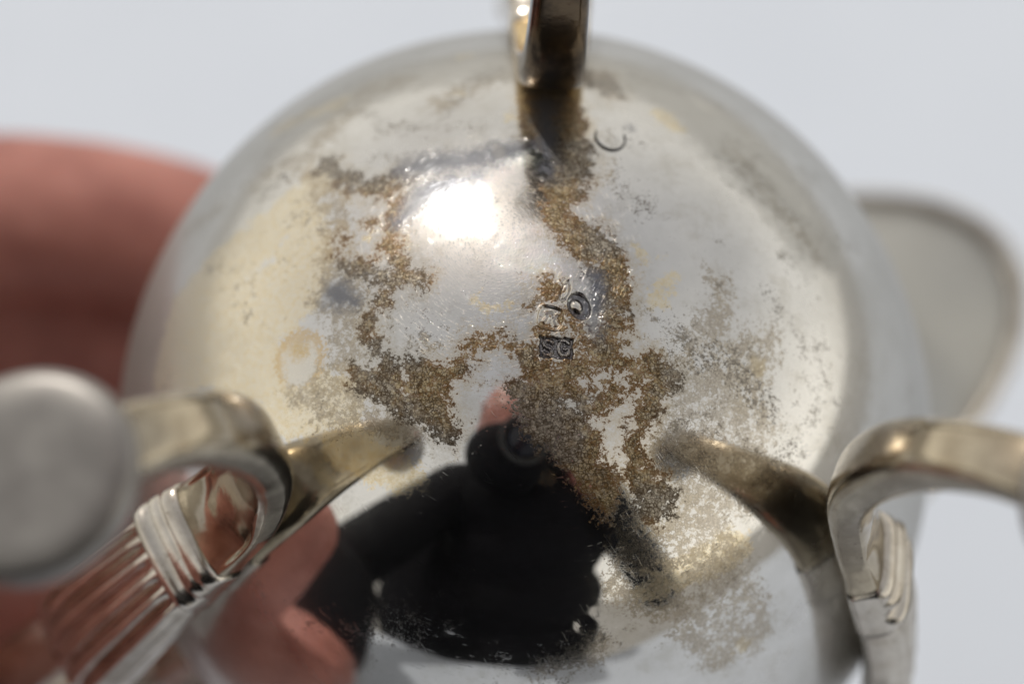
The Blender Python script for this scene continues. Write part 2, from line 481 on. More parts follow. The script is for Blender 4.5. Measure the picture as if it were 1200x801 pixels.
UNIT = 0.0212      # ten photo pixels as an angle on the body
STAINS_AND_REFLECTIONS = {
  'brown': [[(0.126,0.741,0.03),(0.192,0.689,0.019),(0.149,0.745,0.042)],
     [(0.015,0.697,0.055),(0.029,0.531,0.072),(0.062,0.435,0.055),(0.051,0.343,0.038)],
     [(0.033,0.342,0.034),(0.025,0.251,0.017),(0.085,0.214,0.042),(0.137,0.164,0.042),(0.147,0.083,0.036),(0.15,0.014,0.034),(0.123,-0.041,0.042),(0.093,-0.094,0.051),(0.019,-0.115,0.051),(-0.041,-0.145,0.042),(0.01,-0.196,0.059),(0.068,-0.251,0.055),(0.123,-0.323,0.047),(0.14,-0.383,0.025)],
     [(0.093,-0.158,0.038),(0.14,-0.138,0.03)],
     [(0.014,0.098,0.019),(-0.022,0.064,0.013)],
     [(-0.033,-0.067,0.032),(-0.074,-0.044,0.015)],
     [(0.037,-0.028,0.064)],
     [(0.168,-0.084,0.021),(0.236,-0.08,0.03),(0.275,-0.093,0.028),(0.231,-0.143,0.03),(0.212,-0.194,0.023),(0.186,-0.247,0.019),(0.203,-0.299,0.025),(0.25,-0.367,0.047)],
     [(0.145,-0.286,0.008),(0.157,-0.308,0.011)],
     [(-0.537,0.487,0.025),(-0.425,0.382,0.021),(-0.361,0.37,0.025),(-0.332,0.408,0.021)],
     [(-0.339,0.334,0.013),(-0.354,0.21,0.015),(-0.322,0.163,0.017)],
     [(-0.474,0.24,0.006),(-0.458,0.192,0.013),(-0.382,0.145,0.025),(-0.286,0.126,0.023)],
     [(-0.35,0.103,0.017),(-0.387,0.054,0.019),(-0.395,0.003,0.017),(-0.378,-0.038,0.015),(-0.334,-0.08,0.017),(-0.296,-0.075,0.019),(-0.246,-0.1,0.025),(-0.197,-0.094,0.017),(-0.17,-0.057,0.015),(-0.144,-0.028,0.015),(-0.107,-0.013,0.011)],
     [(-0.418,-0.089,0.025),(-0.319,-0.138,0.042),(-0.252,-0.171,0.042),(-0.22,-0.222,0.021)],
     [(-0.261,-0.137,0.053)],
     [(-0.12,-0.028,0.008),(-0.089,-0.036,0.011)],
     [(-0.396,0.279,0.008)],
     [(-0.47,0.251,0.008)]],
  'brownsoft': [[(-0.478,0.207,0.038),(-0.464,0.118,0.064),(-0.42,0.03,0.051),(-0.429,-0.069,0.064),(-0.358,-0.17,0.059),(-0.28,-0.192,0.042)],
     [(-0.524,-0.099,0.064),(-0.46,-0.163,0.051)],
     [(-0.618,0.533,0.034),(-0.502,0.38,0.047),(-0.481,0.253,0.03)],
     [(-0.565,0.592,0.034),(-0.435,0.792,0.047),(-0.337,0.772,0.021)],
     [(0.306,-0.1,0.055),(0.306,-0.148,0.085),(0.41,-0.139,0.085),(0.478,-0.192,0.064)],
     [(0.347,-0.009,0.042),(0.413,0.079,0.023),(0.399,0.14,0.017)],
     [(0.453,-0.057,0.076),(0.523,0.013,0.03)],
     [(0.31,-0.279,0.076),(0.44,-0.311,0.076),(0.583,-0.322,0.042)],
     [(0.24,-0.473,0.085),(0.317,-0.393,0.085),(0.414,-0.51,0.072),(0.542,-0.683,0.064)],
     [(0.192,-0.322,0.055),(0.27,-0.281,0.055)],
     [(0.186,-0.572,0.042),(0.316,-0.613,0.051),(0.475,-0.727,0.055)],
     [(0.136,-0.719,0.03),(0.014,-0.764,0.025)],
     [(-0.751,0.514,0.03),(-0.646,0.545,0.025)],
     [(-1.026,0.487,0.021),(-0.873,0.497,0.021)],
     [(0.487,0.534,0.034),(0.566,0.416,0.021),(0.705,0.279,0.017)],
     [(-0.239,0.644,0.034),(-0.112,0.74,0.025)]],
  'film': [[(-0.721,0.744,0.034),(-0.528,0.75,0.038)],
     [(0.499,-0.051,0.021)],
     [(0.002,-0.325,0.021)],
     [(0.169,0.016,0.017)],
     [(-0.071,0.56,0.019)],
     [(-0.302,-0.323,0.042),(-0.462,-0.24,0.064)],
     [(0.248,-0.572,0.042),(0.455,-0.468,0.051)],
     [(-0.533,0.456,0.051),(-0.641,0.341,0.072),(-0.792,0.261,0.095),(-0.938,0.158,0.11),(-0.98,0.023,0.11),(-0.718,0.077,0.127),(-0.576,0.158,0.095),(-0.566,0.32,0.064)],
     [(-0.714,-0.054,0.127),(-0.569,-0.134,0.095),(-0.46,-0.144,0.072)],
     [(0.203,0.196,0.017),(0.247,0.175,0.013)],
     [(0.308,0.621,0.038),(0.329,0.577,0.03)],
     [(-0.148,0.066,0.011),(-0.12,0.039,0.017),(-0.083,0.052,0.008)],
     [(-0.102,0.448,0.019)],
     [(0.248,0.081,0.03),(0.29,0.146,0.017)],
     [(-0.406,0.24,0.019)],
     [(-0.194,0.88,0.03)],
     [(-0.197,0.673,0.021)],
     [(0.526,-0.729,0.025)]],
  'clean': [[(-0.564,-0.038,0.051),(-0.564,-0.054,0.047)]],
  'ring': [[(-0.564,-0.034,0.078)]],
  'dot': [[(-0.569,-0.013,0.028)]],
  'smudge_refl': [[(-0.48,0.109,0.034),(-0.431,0.088,0.017)],
     [(0.108,0.121,0.015),(0.106,0.003,0.017)],
     [(-0.316,0.423,0.028),(-0.151,0.435,0.032),(-0.028,0.467,0.028)],  # dark arc: the foot pad's reflection put into the colour
     [(0.217,0.551,0)],
     [(0.012,0.624,0.025),(0.005,0.395,0.021)],
     [(-0.326,0.273,0.019),(-0.268,0.348,0.03),(-0.151,0.386,0.021)]],
  'speck': [[(-0.765,0.572,0.034),(-0.642,0.779,0.038),(-0.472,0.871,0.038),(-0.3,0.89,0.03)],
     [(-0.663,0.489,0.038),(-0.734,0.429,0.025)],
     [(-0.156,0.746,0.047),(-0.236,0.577,0.03)],
     [(-0.387,0.578,0.042),(-0.277,0.552,0.034),(-0.152,0.535,0.025)],
     [(0.244,0.779,0.03),(0.381,0.743,0.021)],
     [(0.528,0.488,0.03),(0.665,0.369,0.021)],
     [(0.53,0.141,0.03),(0.623,0.03,0.021)],
     [(0.266,-0.055,0.042),(0.41,-0.042,0.055),(0.523,-0.148,0.051)],
     [(0.229,0.315,0.042)],
     [(0.407,0.251,0.019),(0.414,0.241,0.013)],
     [(0.417,0.164,0.013),(0.393,0.118,0.017)],
     [(-0.326,0.285,0.021),(-0.315,0.205,0.025)],
     [(-0.392,0.283,0.015)],
     [(-0.467,0.678,0.03),(-0.364,0.572,0.021)],
     [(-0.4,0.476,0.03),(-0.313,0.444,0.021)],
     [(-0.689,0.485,0.03),(-0.734,0.429,0.017)],
     [(0.763,0.261,0.015),(0.719,0.271,0.008)],
     [(0.679,0.49,0.017),(0.768,0.47,0.013)],
     [(0.43,0.485,0.021),(0.474,0.593,0.017)],
     [(0.392,0.795,0.013)],
     [(-0.237,0.609,0.021)],
     [(0.476,-0.014,0.034)],
     [(0.511,-0.129,0.03)],
     [(0.115,0.194,0.021)],
     [(-0.255,-0.038,0.006)],
     [(-0.261,-0.174,0.042)],
     [(0.459,0.358,0.013)],
     [(-0.187,0.671,0.042),(-0.112,0.785,0.032)],
     [(0.532,-0.305,0.042),(0.6,-0.22,0.034)],
     [(-0.252,0.025,0.004)]],
  'dim_sky_bloom': [[(-1.319,0.468,0.064),(-1.037,0.608,0.085),(-0.684,0.716,0.097),(-0.364,0.807,0.097),(-0.068,0.83,0.093),(0.286,0.748,0.097),(0.535,0.521,0.097),(0.711,0.307,0.076)]],
  'carve': [[(-0,-0.044,0.028),(0.044,-0.041,0.028)],
     [(0.009,0.027,0.023)],
     [(0.067,0.054,0.03)],
     [(-0.096,-0.081,0.034),(-0.144,-0.131,0.021),(-0.155,-0.181,0.017)],
     [(0.188,-0.132,0.019),(0.168,-0.192,0.023),(0.148,-0.252,0.019),(0.137,-0.295,0.013)],
     [(0.082,-0.113,0.011),(0.153,-0.092,0.013)],
     [(0.019,0.078,0.011)],
     [(0.121,-0.129,0.013)]]}


def capsule_field(U, Vv, strokes):
    best = np.full(U.shape, -9.0)
    for s in strokes:
        pts = s if len(s) > 1 else s + s
        for (x0, y0, r0), (x1, y1, r1) in zip(pts[:-1], pts[1:]):
            dx, dy = x1 - x0, y1 - y0
            L = dx * dx + dy * dy
            t = np.clip(((U - x0) * dx + (Vv - y0) * dy) / L, 0, 1) if L > 1e-12 else np.zeros_like(U)
            d = np.hypot(U - x0 - t * dx, Vv - y0 - t * dy)
            best = np.maximum(best, (r0 + t * (r1 - r0) - d) / UNIT)
    return best

def seg_dist(x, y, pts):
    best = np.full(x.shape, 9.0)
    for (x0, y0), (x1, y1) in zip(pts[:-1], pts[1:]):
        dx, dy = x1 - x0, y1 - y0
        t = np.clip(((x - x0) * dx + (y - y0) * dy) / (dx * dx + dy * dy), 0, 1)
        best = np.minimum(best, np.hypot(x - x0 - t * dx, y - y0 - t * dy))
    return best

def sstep(x, a, b):
    t = np.clip((x - a) / (b - a), 0, 1)
    return t * t * (3 - 2 * t)

SEG = 640
th = np.concatenate([np.linspace(0.0022, 0.19, 86), np.linspace(0.19, math.pi / 2, 130)[1:]])
prof = [(R * math.sin(t), R * math.cos(t), t) for t in th]
# beyond the widest part: shoulder, neck and flared lip (the jug hangs upside down, so this runs away from the lens)
ctrl = [(1.0, 0.0), (0.985, -0.18), (0.93, -0.38), (0.85, -0.55), (0.79, -0.70), (0.78, -0.82), (0.83, -0.95), (0.92, -1.06), (0.97, -1.10)]
def catmull(pts, n):
    pts = [np.array(p, float) for p in pts]
    P = [2 * pts[0] - pts[1]] + pts + [2 * pts[-1] - pts[-2]]
    outp = []
    for i in range(1, len(P) - 2):
        for j in range(n):
            t = j / n
            outp.append(0.5 * ((2 * P[i]) + (-P[i - 1] + P[i + 1]) * t + (2 * P[i - 1] - 5 * P[i] + 4 * P[i + 1] - P[i + 2]) * t * t
                               + (-P[i - 1] + 3 * P[i] - 3 * P[i + 1] + P[i + 2]) * t ** 3))
    outp.append(P[-2])
    return outp
cc = catmull(ctrl, 6)
for p in cc[1:]:
    prof.append((R * p[0], R * p[1], math.pi / 2 - p[1] * 0.9))
n_out = len(prof)
for p in reversed(cc[4:]):                                   # wall thickness: inside of lip and neck
    prof.append((R * (p[0] - 0.035), R * (p[1] + 0.004), math.pi / 2 - p[1] * 0.9))
for t in np.linspace(0.25, 1.3, 14):                         # inside of the bowl
    prof.append((R * 0.955 * math.cos(t), R * 0.955 * math.sin(t), 1.6))
prof = np.array(prof)
NR = len(prof)
phi = np.arange(SEG) * 2 * math.pi / SEG
rr, pp = np.meshgrid(np.arange(NR), phi, indexing='ij')
rad, zz, tt = prof[rr, 0], prof[rr, 1], prof[rr, 2]
# pulled-out spout on one side of the lip
SPOUT = math.radians(29)
dphi = (pp - SPOUT + math.pi) % (2 * math.pi) - math.pi
lipw = np.clip((-zz / R - 0.15) / 0.95, 0, 1) ** 1.3
sp = np.exp(-(dphi / 0.27) ** 2 * 0.5)
rad = rad + R * 0.70 * sp * lipw
zz = zz - R * 0.02 * sp * lipw
U, W = tt * np.cos(pp), tt * np.sin(pp)
# struck marks and small knocks, as depth in metres
PXM = 0.0000745
mx, my = U * R / PXM, W * R / PXM                             # photo pixels from the pole
depth = np.zeros_like(U)
cxr, cyr = 0.0221 * R / PXM, -0.0416 * R / PXM
x, y = mx - cxr, my - cyr
rect = np.maximum(np.abs(x + 0.7 * np.sin(y * 0.45 + 1) + 0.4 * np.sin(y * 1.1)) - 19.5, np.abs(y + 0.06 * x + 0.7 * np.sin(x * 0.4) + 0.4 * np.sin(x * 0.9 + 2)) - 12.5)
in_rect = sstep(-rect, -0.6, 1.2)
Ssh = [(-4, 6.5), (-7, 8.5), (-12, 8.5), (-14.5, 6), (-13.5, 2.5), (-6, -1.5), (-4.5, -5), (-7, -8), (-12, -8.5), (-15, -6)]
Gsh = [(14.5, 6), (11.5, 8.5), (6.5, 8.5), (3.5, 5.5), (2.8, 0), (3.8, -5.5), (7, -8.3), (12, -8.3), (14.8, -6), (14.8, -1), (9.5, -1)]
let = np.minimum(seg_dist(x, y, Ssh), seg_dist(x, y, Gsh))
depth += in_rect * (0.00034 - 0.00023 * sstep(-let, -2.9, -0.9) * (0.86 + 0.14 * np.sin(x * 0.35 + y * 0.3 + 1.2)) + 0.00003 * np.sin(x * 1.3) * np.cos(y * 1.1))
x, y = mx - 0.0094 * R / PXM, my - 0.0271 * R / PXM           # cushion-shaped mark
xr, yr = x * 0.97 - y * 0.24, x * 0.24 + y * 0.97
shield = ((np.abs(xr) / 14.5) ** 3.2 + (np.abs(yr + 0.5) / 13.0) ** 3.2) ** (1 / 3.2)
in_sh = sstep(-shield, -1.07, -0.93)
fig = seg_dist(xr, yr, [(-6, -6), (-3, 0), (-6, 4), (0, 6), (3, 1), (7, 4), (5, -3), (8, -7)])
depth += in_sh * (0.00020 - 0.00011 * sstep(-fig, -3.2, -0.8)) - 0.00005 * np.exp(-((shield - 1.12) / 0.07) ** 2)
x, y = mx - 0.0729 * R / PXM, my - 0.0539 * R / PXM           # oval mark with a raised head
xr, yr = x * 0.9 + y * 0.43, -x * 0.43 + y * 0.9
oval = np.hypot(xr / 12.5, yr / 17)
in_ov = sstep(-oval, -1.08, -0.9)
depth += in_ov * 0.00030 - in_ov * 0.00036 * np.exp(-(np.hypot(xr + 3.5, (yr - 1) / 1.25) / 7.0) ** 4)
x, y = mx - 0.0415 * R / PXM, my - 0.0885 * R / PXM           # narrow loop beside it
xr, yr = x * 0.94 - y * 0.34, x * 0.34 + y * 0.94
loop = np.hypot(xr / 5.0, yr / 12.5)
in_lo = sstep(-loop, -1.15, -0.8)
depth += 0.00017 * np.exp(-((loop - 0.95) / 0.22) ** 2) + 0.00012 * np.exp(-(seg_dist(x, y, [(0, -12), (6, -22), (15, -27)]) / 2.0) ** 2)
for (u0, v0, w, d0) in ((-0.2188, -0.6968, 0.020, 0.00010), (0.0989, -0.6589, 0.015, 0.00006), (0.125, -0.63, 0.008, 0.00002), (0.085, -0.655, 0.008, 0.00002)):
    depth += d0 * np.exp(-(np.hypot((U - u0) / 1.3, W - v0) / w) ** 2)
# the old bottom is never quite round: shallow unevenness
low = np.zeros_like(U)
for kx, ky, ph_, am in ((5.0, 2.0, 0.3, 0.00005), (-3.0, 6.0, 1.7, 0.00004), (8.0, -5.0, 2.2, 0.00002), (2.0, 9.0, 0.9, 0.00002)):
    low += am * np.sin(U * kx + W * ky + ph_)
low *= np.clip((1.5 - tt) / 0.4, 0, 1)
depth += low
nr = np.where(tt < 1.5709, np.sin(np.minimum(tt, 1.5708)), 0.0)
nz = np.where(tt < 1.5709, np.cos(np.minimum(tt, 1.5708)), 0.0)
rad2, zz2 = rad - depth * nr, zz - depth * nz
VX = np.stack([rad2 * np.cos(pp), rad2 * np.sin(pp), zz2], -1).reshape(-1, 3)
ids = np.arange(NR * SEG).reshape(NR, SEG)
nxt = np.roll(ids, -1, axis=1)
FQ = np.stack([ids[:-1], ids[1:], nxt[1:], nxt[:-1]], -1).reshape(-1, 4)
pole = len(VX)
VX = np.vstack([VX, [[0, 0, R - float(depth[0].mean())]]])
att = {}
carve = capsule_field(U, W, STAINS_AND_REFLECTIONS['carve'])
for nm, key, lo, hi in (('brown', 'brown', -4, 0.9), ('soft', 'brownsoft', -3, 0.8), ('film', 'film', -4, 1.6), ('smudge_refl', 'smudge_refl', -3, 1.2),
                        ('speck', 'speck', -3, 1.3), ('clean', 'clean', -4, 1.5), ('ring', 'ring', -3, 1.0), ('dot', 'dot', -3, 1.0), ('dim_sky_bloom', 'dim_sky_bloom', -6, 4)):
    f_ = np.clip(capsule_field(U, W, STAINS_AND_REFLECTIONS[key]), lo, hi)
    if nm in ('brown', 'soft'):
        f_ = np.minimum(f_, np.where(carve > -2, -carve * 0.8, 9))
    att[nm] = np.append(f_.reshape(-1), f_[0].mean())
st_ = np.maximum(in_rect * (0.35 + 0.65 * sstep(depth, 0.00012, 0.00030)), np.maximum(in_ov * sstep(depth, 0.00010, 0.00026), 0.5 * np.exp(-((loop - 0.95) / 0.2) ** 2)))
st_ = np.maximum(st_, 0.55 * in_sh * sstep(-fig, -2.5, -1.0))
att['struck'] = np.append(st_.reshape(-1), 0.0)
masks = {'rect': in_rect > 0.25, 'cushion': shield < 1.22, 'oval': oval < 1.12}
face_ring = FQ[:, 0]
own = np.zeros(len(FQ), int)
for i_, (nm, mk) in enumerate(masks.items()):
    mf = mk.reshape(-1)[FQ].all(axis=1) & (own == 0)
    own[mf] = i_ + 1

hl_u, hl_v = -0.10, 0.20
ht = math.hypot(hl_u, hl_v); hp = math.atan2(hl_v, hl_u)
POLN = Vector((math.sin(ht) * math.cos(hp), math.sin(ht) * math.sin(hp), math.cos(ht)))
pe1 = (Vector((1, 0, 0)) - POLN * POLN.x).normalized()
pe2 = POLN.cross(pe1)
M_BODY = silver_body(tuple(POLN * R), tuple(pe1), tuple(pe2))

full_normals = np.zeros_like(VX)
t0_, t1_, t2_, t3_ = (VX[FQ[:, i]] for i in range(4))
fn = np.cross(t2_ - t0_, t3_ - t1_)
for i in range(4):
    np.add.at(full_normals, FQ[:, i], fn)
full_normals /= np.maximum(np.linalg.norm(full_normals, axis=1, keepdims=True), 1e-20)
if full_normals[3000] @ VX[3000] < 0:
    FQ = FQ[:, ::-1]; full_normals = -full_normals
full_normals[pole] = (0, 0, 1)

def body_piece(name, faces, parent, extra=None):
    used = np.unique(np.concatenate([faces.reshape(-1)] + ([np.array(extra).reshape(-1)] if extra is not None else [])))
    remap = np.full(len(VX), -1); remap[used] = np.arange(len(used))
    fl = [tuple(f) for f in remap[faces].tolist()]
    if extra is not None:
        fl += [tuple(f) for f in remap[np.array(extra)].tolist()]
    o = mesh_obj(name, VX[used].tolist(), fl, M_BODY, parent)
    for nm, arr in att.items():
        at = o.data.attributes.new(nm, 'FLOAT', 'POINT')
        at.data.foreach_set('value', arr[used].astype(np.float32))
    o.data.normals_split_custom_set_from_vertices(full_normals[used].tolist())
    return o

fan = [(pole, ids[0][i], nxt[0][i]) for i in range(SEG)]
body = body_piece('body', FQ[own == 0], jug, fan)
for i_, lab in enumerate(('blackened square punch with the letters SG', 'shallow cushion-shaped punch', 'oval punch with a raised bright head')):
    hm = body_piece('hallmark', FQ[own == i_ + 1], body)
    hm['label'] = lab

# handle on the far side, gripped by the hand
def sweep(pts, prof_fn, seg=28, side=Vector((0, 1, 0)), caps=True):
    """pts: points in a plane whose normal is side; prof_fn(i, s, k) -> (across, out) offsets"""
    V, F = [], []
    n = len(pts)
    for i, p in enumerate(pts):
        T = (pts[min(i + 1, n - 1)] - pts[max(i - 1, 0)]).normalized()
        Nn = side.cross(T).normalized()
        for q in range(seg):
            a, o = prof_fn(i, i / (n - 1), q / seg)
            V.append(p + side * a + Nn * o)
    for i in range(n - 1):
        for q in range(seg):
            q2 = (q + 1) % seg
            F.append((i * seg + q, i * seg + q2, (i + 1) * seg + q2, (i + 1) * seg + q))
    if caps:
        F.append(tuple(reversed(range(seg))))
        F.append(tuple((n - 1) * seg + q for q in range(seg)))
    return V, F

ha = math.radians(203)
hd, hs = Vector((math.cos(ha), math.sin(ha), 0)), Vector((-math.sin(ha), math.cos(ha), 0))
hp_ = [hd * (R * p[0]) + Vector((0, 0, R * p[1])) for p in catmull([(0.93, -0.30), (1.2, -0.22), (1.45, -0.42), (1.5, -0.75), (1.32, -1.05), (1.1, -1.16), (0.93, -1.06)], 8)]
V, F = sweep(hp_, lambda i, s, k: (R * 0.085 * math.cos(2 * math.pi * k), R * 0.055 * math.sin(2 * math.pi * k)), 20, hs)
mesh_obj('handle', V, F, M_SHELL, jug)
# thin applied wire along the lip
lip_id = n_out - 1
V, F = [], []
for i in range(0, SEG, 2):
    p = Vector(VX[lip_id * SEG + i]); o_ = Vector((p.x, p.y, 0)).normalized()
    for q in range(10):
        an = 2 * math.pi * q / 10
        V.append(p + o_ * (R * 0.035 * math.cos(an)) + Vector((0, 0, R * 0.035 * math.sin(an))))
ns = SEG // 2
for i in range(ns):
    for q in range(10):
        F.append((i * 10 + q, i * 10 + (q + 1) % 10, ((i + 1) % ns) * 10 + (q + 1) % 10, ((i + 1) % ns) * 10 + q))
mesh_obj('rim', V, F, M_SHELL, jug)

# ---- legs: a flat fluted plate soldered to the body, a collar of ridges, then a scroll that swings out to an oval pad
LEG_PTS = [(1.215, 0.02), (1.135, 0.20), (1.03, 0.37), (0.91, 0.535), (0.80, 0.67), (0.715, 0.79), (0.665, 0.94), (0.655, 1.12),
           (0.685, 1.33), (0.755, 1.52), (0.855, 1.655), (0.965, 1.72), (1.06, 1.735)]
SUB = 14
LEG_C = catmull(LEG_PTS, SUB)
NL = len(LEG_C)

def leg_section(j):
    """j = position along the leg in control-point units -> half width, half thickness (units of R)"""
    ks = [0, 1, 2, 3, 4, 5, 6, 7, 8, 9, 10, 11, 12]
    hw = [0.150, 0.158, 0.148, 0.128, 0.114, 0.108, 0.092, 0.082, 0.078, 0.072, 0.070, 0.075, 0.085]
    ht_ = [0.060, 0.085, 0.075, 0.058, 0.050, 0.050, 0.050, 0.056, 0.060, 0.058, 0.052, 0.045, 0.035]
    return float(np.interp(j, ks, hw)), float(np.interp(j, ks, ht_))

def leg_mesh(angle, j0, j1, kind, out=0.0, twist=0.0, bend=0.0, wide=1.0, flare=0.0, skew=0.0):
    V, F = [], []
    i0, i1 = int(round(j0 * SUB)), int(round(j1 * SUB))
    seg = 132 if kind == 'shell' else 72
    rows = list(range(i0, i1 + 1))
    for i in rows:
        j = i / SUB
        aj = angle + skew * (1 - sstep(np.array(j), 0.0, 5.5).item())
        d = Vector((math.cos(aj), math.sin(aj), 0)); s = Vector((-math.sin(aj), math.cos(aj), 0))
        p = LEG_C[i] + np.array([flare * (1 - sstep(np.array(j), 0.0, 3.2).item()) + bend * sstep(np.array(j), 2.5, 6.0).item() + (out - bend) * sstep(np.array(j), 5.5, 10.0).item(), 0.35 * out * sstep(np.array(j), 4.0, 9.0).item()]); T = LEG_C[min(i + 1, NL - 1)] - LEG_C[max(i - 1, 0)]
        T = T / np.linalg.norm(T)
        No = np.array([T[1], -T[0]])               # towards the outside of the scroll (away from the axis)
        w, h = leg_section(j)
        w *= wide
        h *= 1 + flare * 2.6 * (1 - sstep(np.array(j), 1.5, 3.2).item())
        if kind == 'collar':
            w += 0.006
        for q in range(seg):
            an = 2 * math.pi * q / seg
            ca, sa = math.cos(an), math.sin(an)
            e = 0.75 if kind == 'shell' else 0.55
            x = w * math.copysign(abs(ca) ** e, ca)
            o = h * math.copysign(abs(sa) ** e, sa)
            if sa > 0.02:
                u = x / w
                fade = sstep(np.array(1 - abs(u)), 0.02, 0.2).item()
                if kind == 'shell':
                    open_ = float(np.clip(j / 0.5, 0, 1) * np.clip((2.95 - j) / 0.25, 0, 1))
                    o += fade * open_ * (0.036 * abs(math.sin(u * math.pi * 3.0)) - 0.018)
                    o += 0.008 * math.exp(-((j - 0.3) / 0.16) ** 2)      # rolled end of the shell
                elif kind == 'collar':
                    for c_, a_ in ((3.08, 0.034), (3.42, 0.036), (3.62, 0.020)):
                        o += a_ * math.exp(-((j - c_) / 0.085) ** 2)
                else:                               # hollowed drop above the collar
                    g = math.exp(-((j - 4.55) / 0.62) ** 2) * fade
                    o -= 0.020 * g
                    o += 0.022 * math.exp(-(((j - 4.7) / 0.5) ** 2 + (u / 0.45) ** 2))
            tw = twist * (1 - sstep(np.array(j), 4.0, 8.0).item())
            P2 = p + No * (o * math.cos(tw) - x * math.sin(tw))
            x = x * math.cos(tw) + o * math.sin(tw)
            V.append(d * (R * P2[0]) + s * (R * x) + Vector((0, 0, R * P2[1])))
    n = len(rows)
    for i in range(n - 1):
        for q in range(seg):
            q2 = (q + 1) % seg
            F.append((i * seg + q, (i + 1) * seg + q, (i + 1) * seg + q2, i * seg + q2))
    F.append(tuple(range(seg)))
    F.append(tuple(reversed([(n - 1) * seg + q for q in range(seg)])))
    return V, F

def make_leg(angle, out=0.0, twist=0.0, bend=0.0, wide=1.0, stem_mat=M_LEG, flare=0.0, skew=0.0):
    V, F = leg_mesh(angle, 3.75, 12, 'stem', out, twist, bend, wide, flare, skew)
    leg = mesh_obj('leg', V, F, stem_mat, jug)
    V, F = leg_mesh(angle, 0, 3.0, 'shell', out, twist, bend, wide, flare, skew)
    mesh_obj('fluted_shell', V, F, M_SHELL, leg)
    V, F = leg_mesh(angle, 2.95, 3.8, 'collar', out, twist, bend, wide, flare, skew)
    mesh_obj('collar', V, F, M_SHELL, leg)
    # oval pad foot: flat sole with a rounded edge
    d = Vector((math.cos(angle), math.sin(angle), 0)); s = Vector((-math.sin(angle), math.cos(angle), 0))
    V, F = [], []
    ringp = [(0.02, 0.050), (0.60, 0.052), (0.86, 0.050), (0.95, 0.040), (1.0, 0.015), (0.99, -0.012), (0.90, -0.035), (0.6, -0.05), (0.25, -0.055)]
    sg = 56
    for (f, z) in ringp:
        for q in range(sg):
            an = 2 * math.pi * q / sg
            rx, ry = 0.215 * f * math.cos(an), 0.198 * f * math.sin(an)
            V.append(d * (R * (1.10 + out + rx)) + s * (R * ry) + Vector((0, 0, R * (1.765 + 0.35 * out + z - 0.22 * rx))))
    for i in range(len(ringp) - 1):
        for q in range(sg):
            q2 = (q + 1) % sg
            F.append((i * sg + q, (i + 1) * sg + q, (i + 1) * sg + q2, i * sg + q2))
    F.append(tuple(range(sg))); F.append(tuple(reversed([(len(ringp) - 1) * sg + q for q in range(sg)])))
    mesh_obj('pad_foot', V, F, M_PAD, leg)
    return leg
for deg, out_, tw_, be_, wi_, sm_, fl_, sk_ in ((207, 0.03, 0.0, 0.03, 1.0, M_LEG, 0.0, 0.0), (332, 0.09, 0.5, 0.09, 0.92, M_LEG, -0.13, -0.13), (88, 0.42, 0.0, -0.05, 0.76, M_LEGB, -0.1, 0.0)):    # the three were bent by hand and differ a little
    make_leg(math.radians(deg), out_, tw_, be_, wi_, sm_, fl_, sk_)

# a dark curled fibre lying on the metal
fp = []
for i in range(25):
    an = math.radians(150 + 235 * i / 24)
    u = 0.1615 + 0.036 * math.cos(an) * (1 + 0.1 * math.sin(an)); v = 0.506 + 0.036 * math.sin(an) * 1.05
    t = math.hypot(u, v); ph_ = math.atan2(v, u)
    fp.append(Vector((math.sin(t) * math.cos(ph_), math.sin(t) * math.sin(ph_), math.cos(t))) * (R * 1.0022))
V, F = [], []
for i, p in enumerate(fp):
    T = (fp[min(i + 1, 24)] - fp[max(i - 1, 0)]).normalized(); n_ = p.normalized(); s_ = T.cross(n_)
    for q in range(6):
        an = 2 * math.pi * q / 6
        V.append(MJ @ (p + (s_ * math.cos(an) + n_ * math.sin(an)) * 0.00008))
for i in range(24):
    for q in range(6):
        F.append((i * 6 + q, i * 6 + (q + 1) % 6, (i + 1) * 6 + (q + 1) % 6, (i + 1) * 6 + q))
tag(mesh_obj('fibre', V, F, M_HAIRF), 'tiny dark curled fibre lying on the silver near the top leg', 'fibre')

# ------------------------------------------------------------------ the photographer, who holds the jug in the left hand
def cam_pt(x, y, z):
    """point in jug radii along the camera's right / up / back from the body's centre"""
    return CENTRE + (RIGHT * x + UP * y + BACK * z) * R

def limb(bm, pts, sub=5, seg=14):
    """rounded tapered tube through (point, radius) pairs, closed at both ends"""
    P = catmull([(p.x, p.y, p.z, r) for p, r in pts], sub)
    for q in P:
        bmesh.ops.create_icosphere(bm, subdivisions=2, radius=1.0,
                                   matrix=Matrix.Translation(Vector(q[:3])) @ Matrix.Scale(max(q[3], 0.004), 4))
    for q0, q1 in zip(P[:-1], P[1:]):
        a, b = Vector(q0[:3]), Vector(q1[:3])
        if (b - a).length > 1e-4:
            cyl(bm, a, b, max(q0[3], 0.004), max(q1[3], 0.004), seg)

def ellipsoid(bm, c, s, rot=None):
    bmesh.ops.create_icosphere(bm, subdivisions=3, radius=1.0, matrix=Matrix.LocRotScale(Vector(c), rot, Vector(s)))

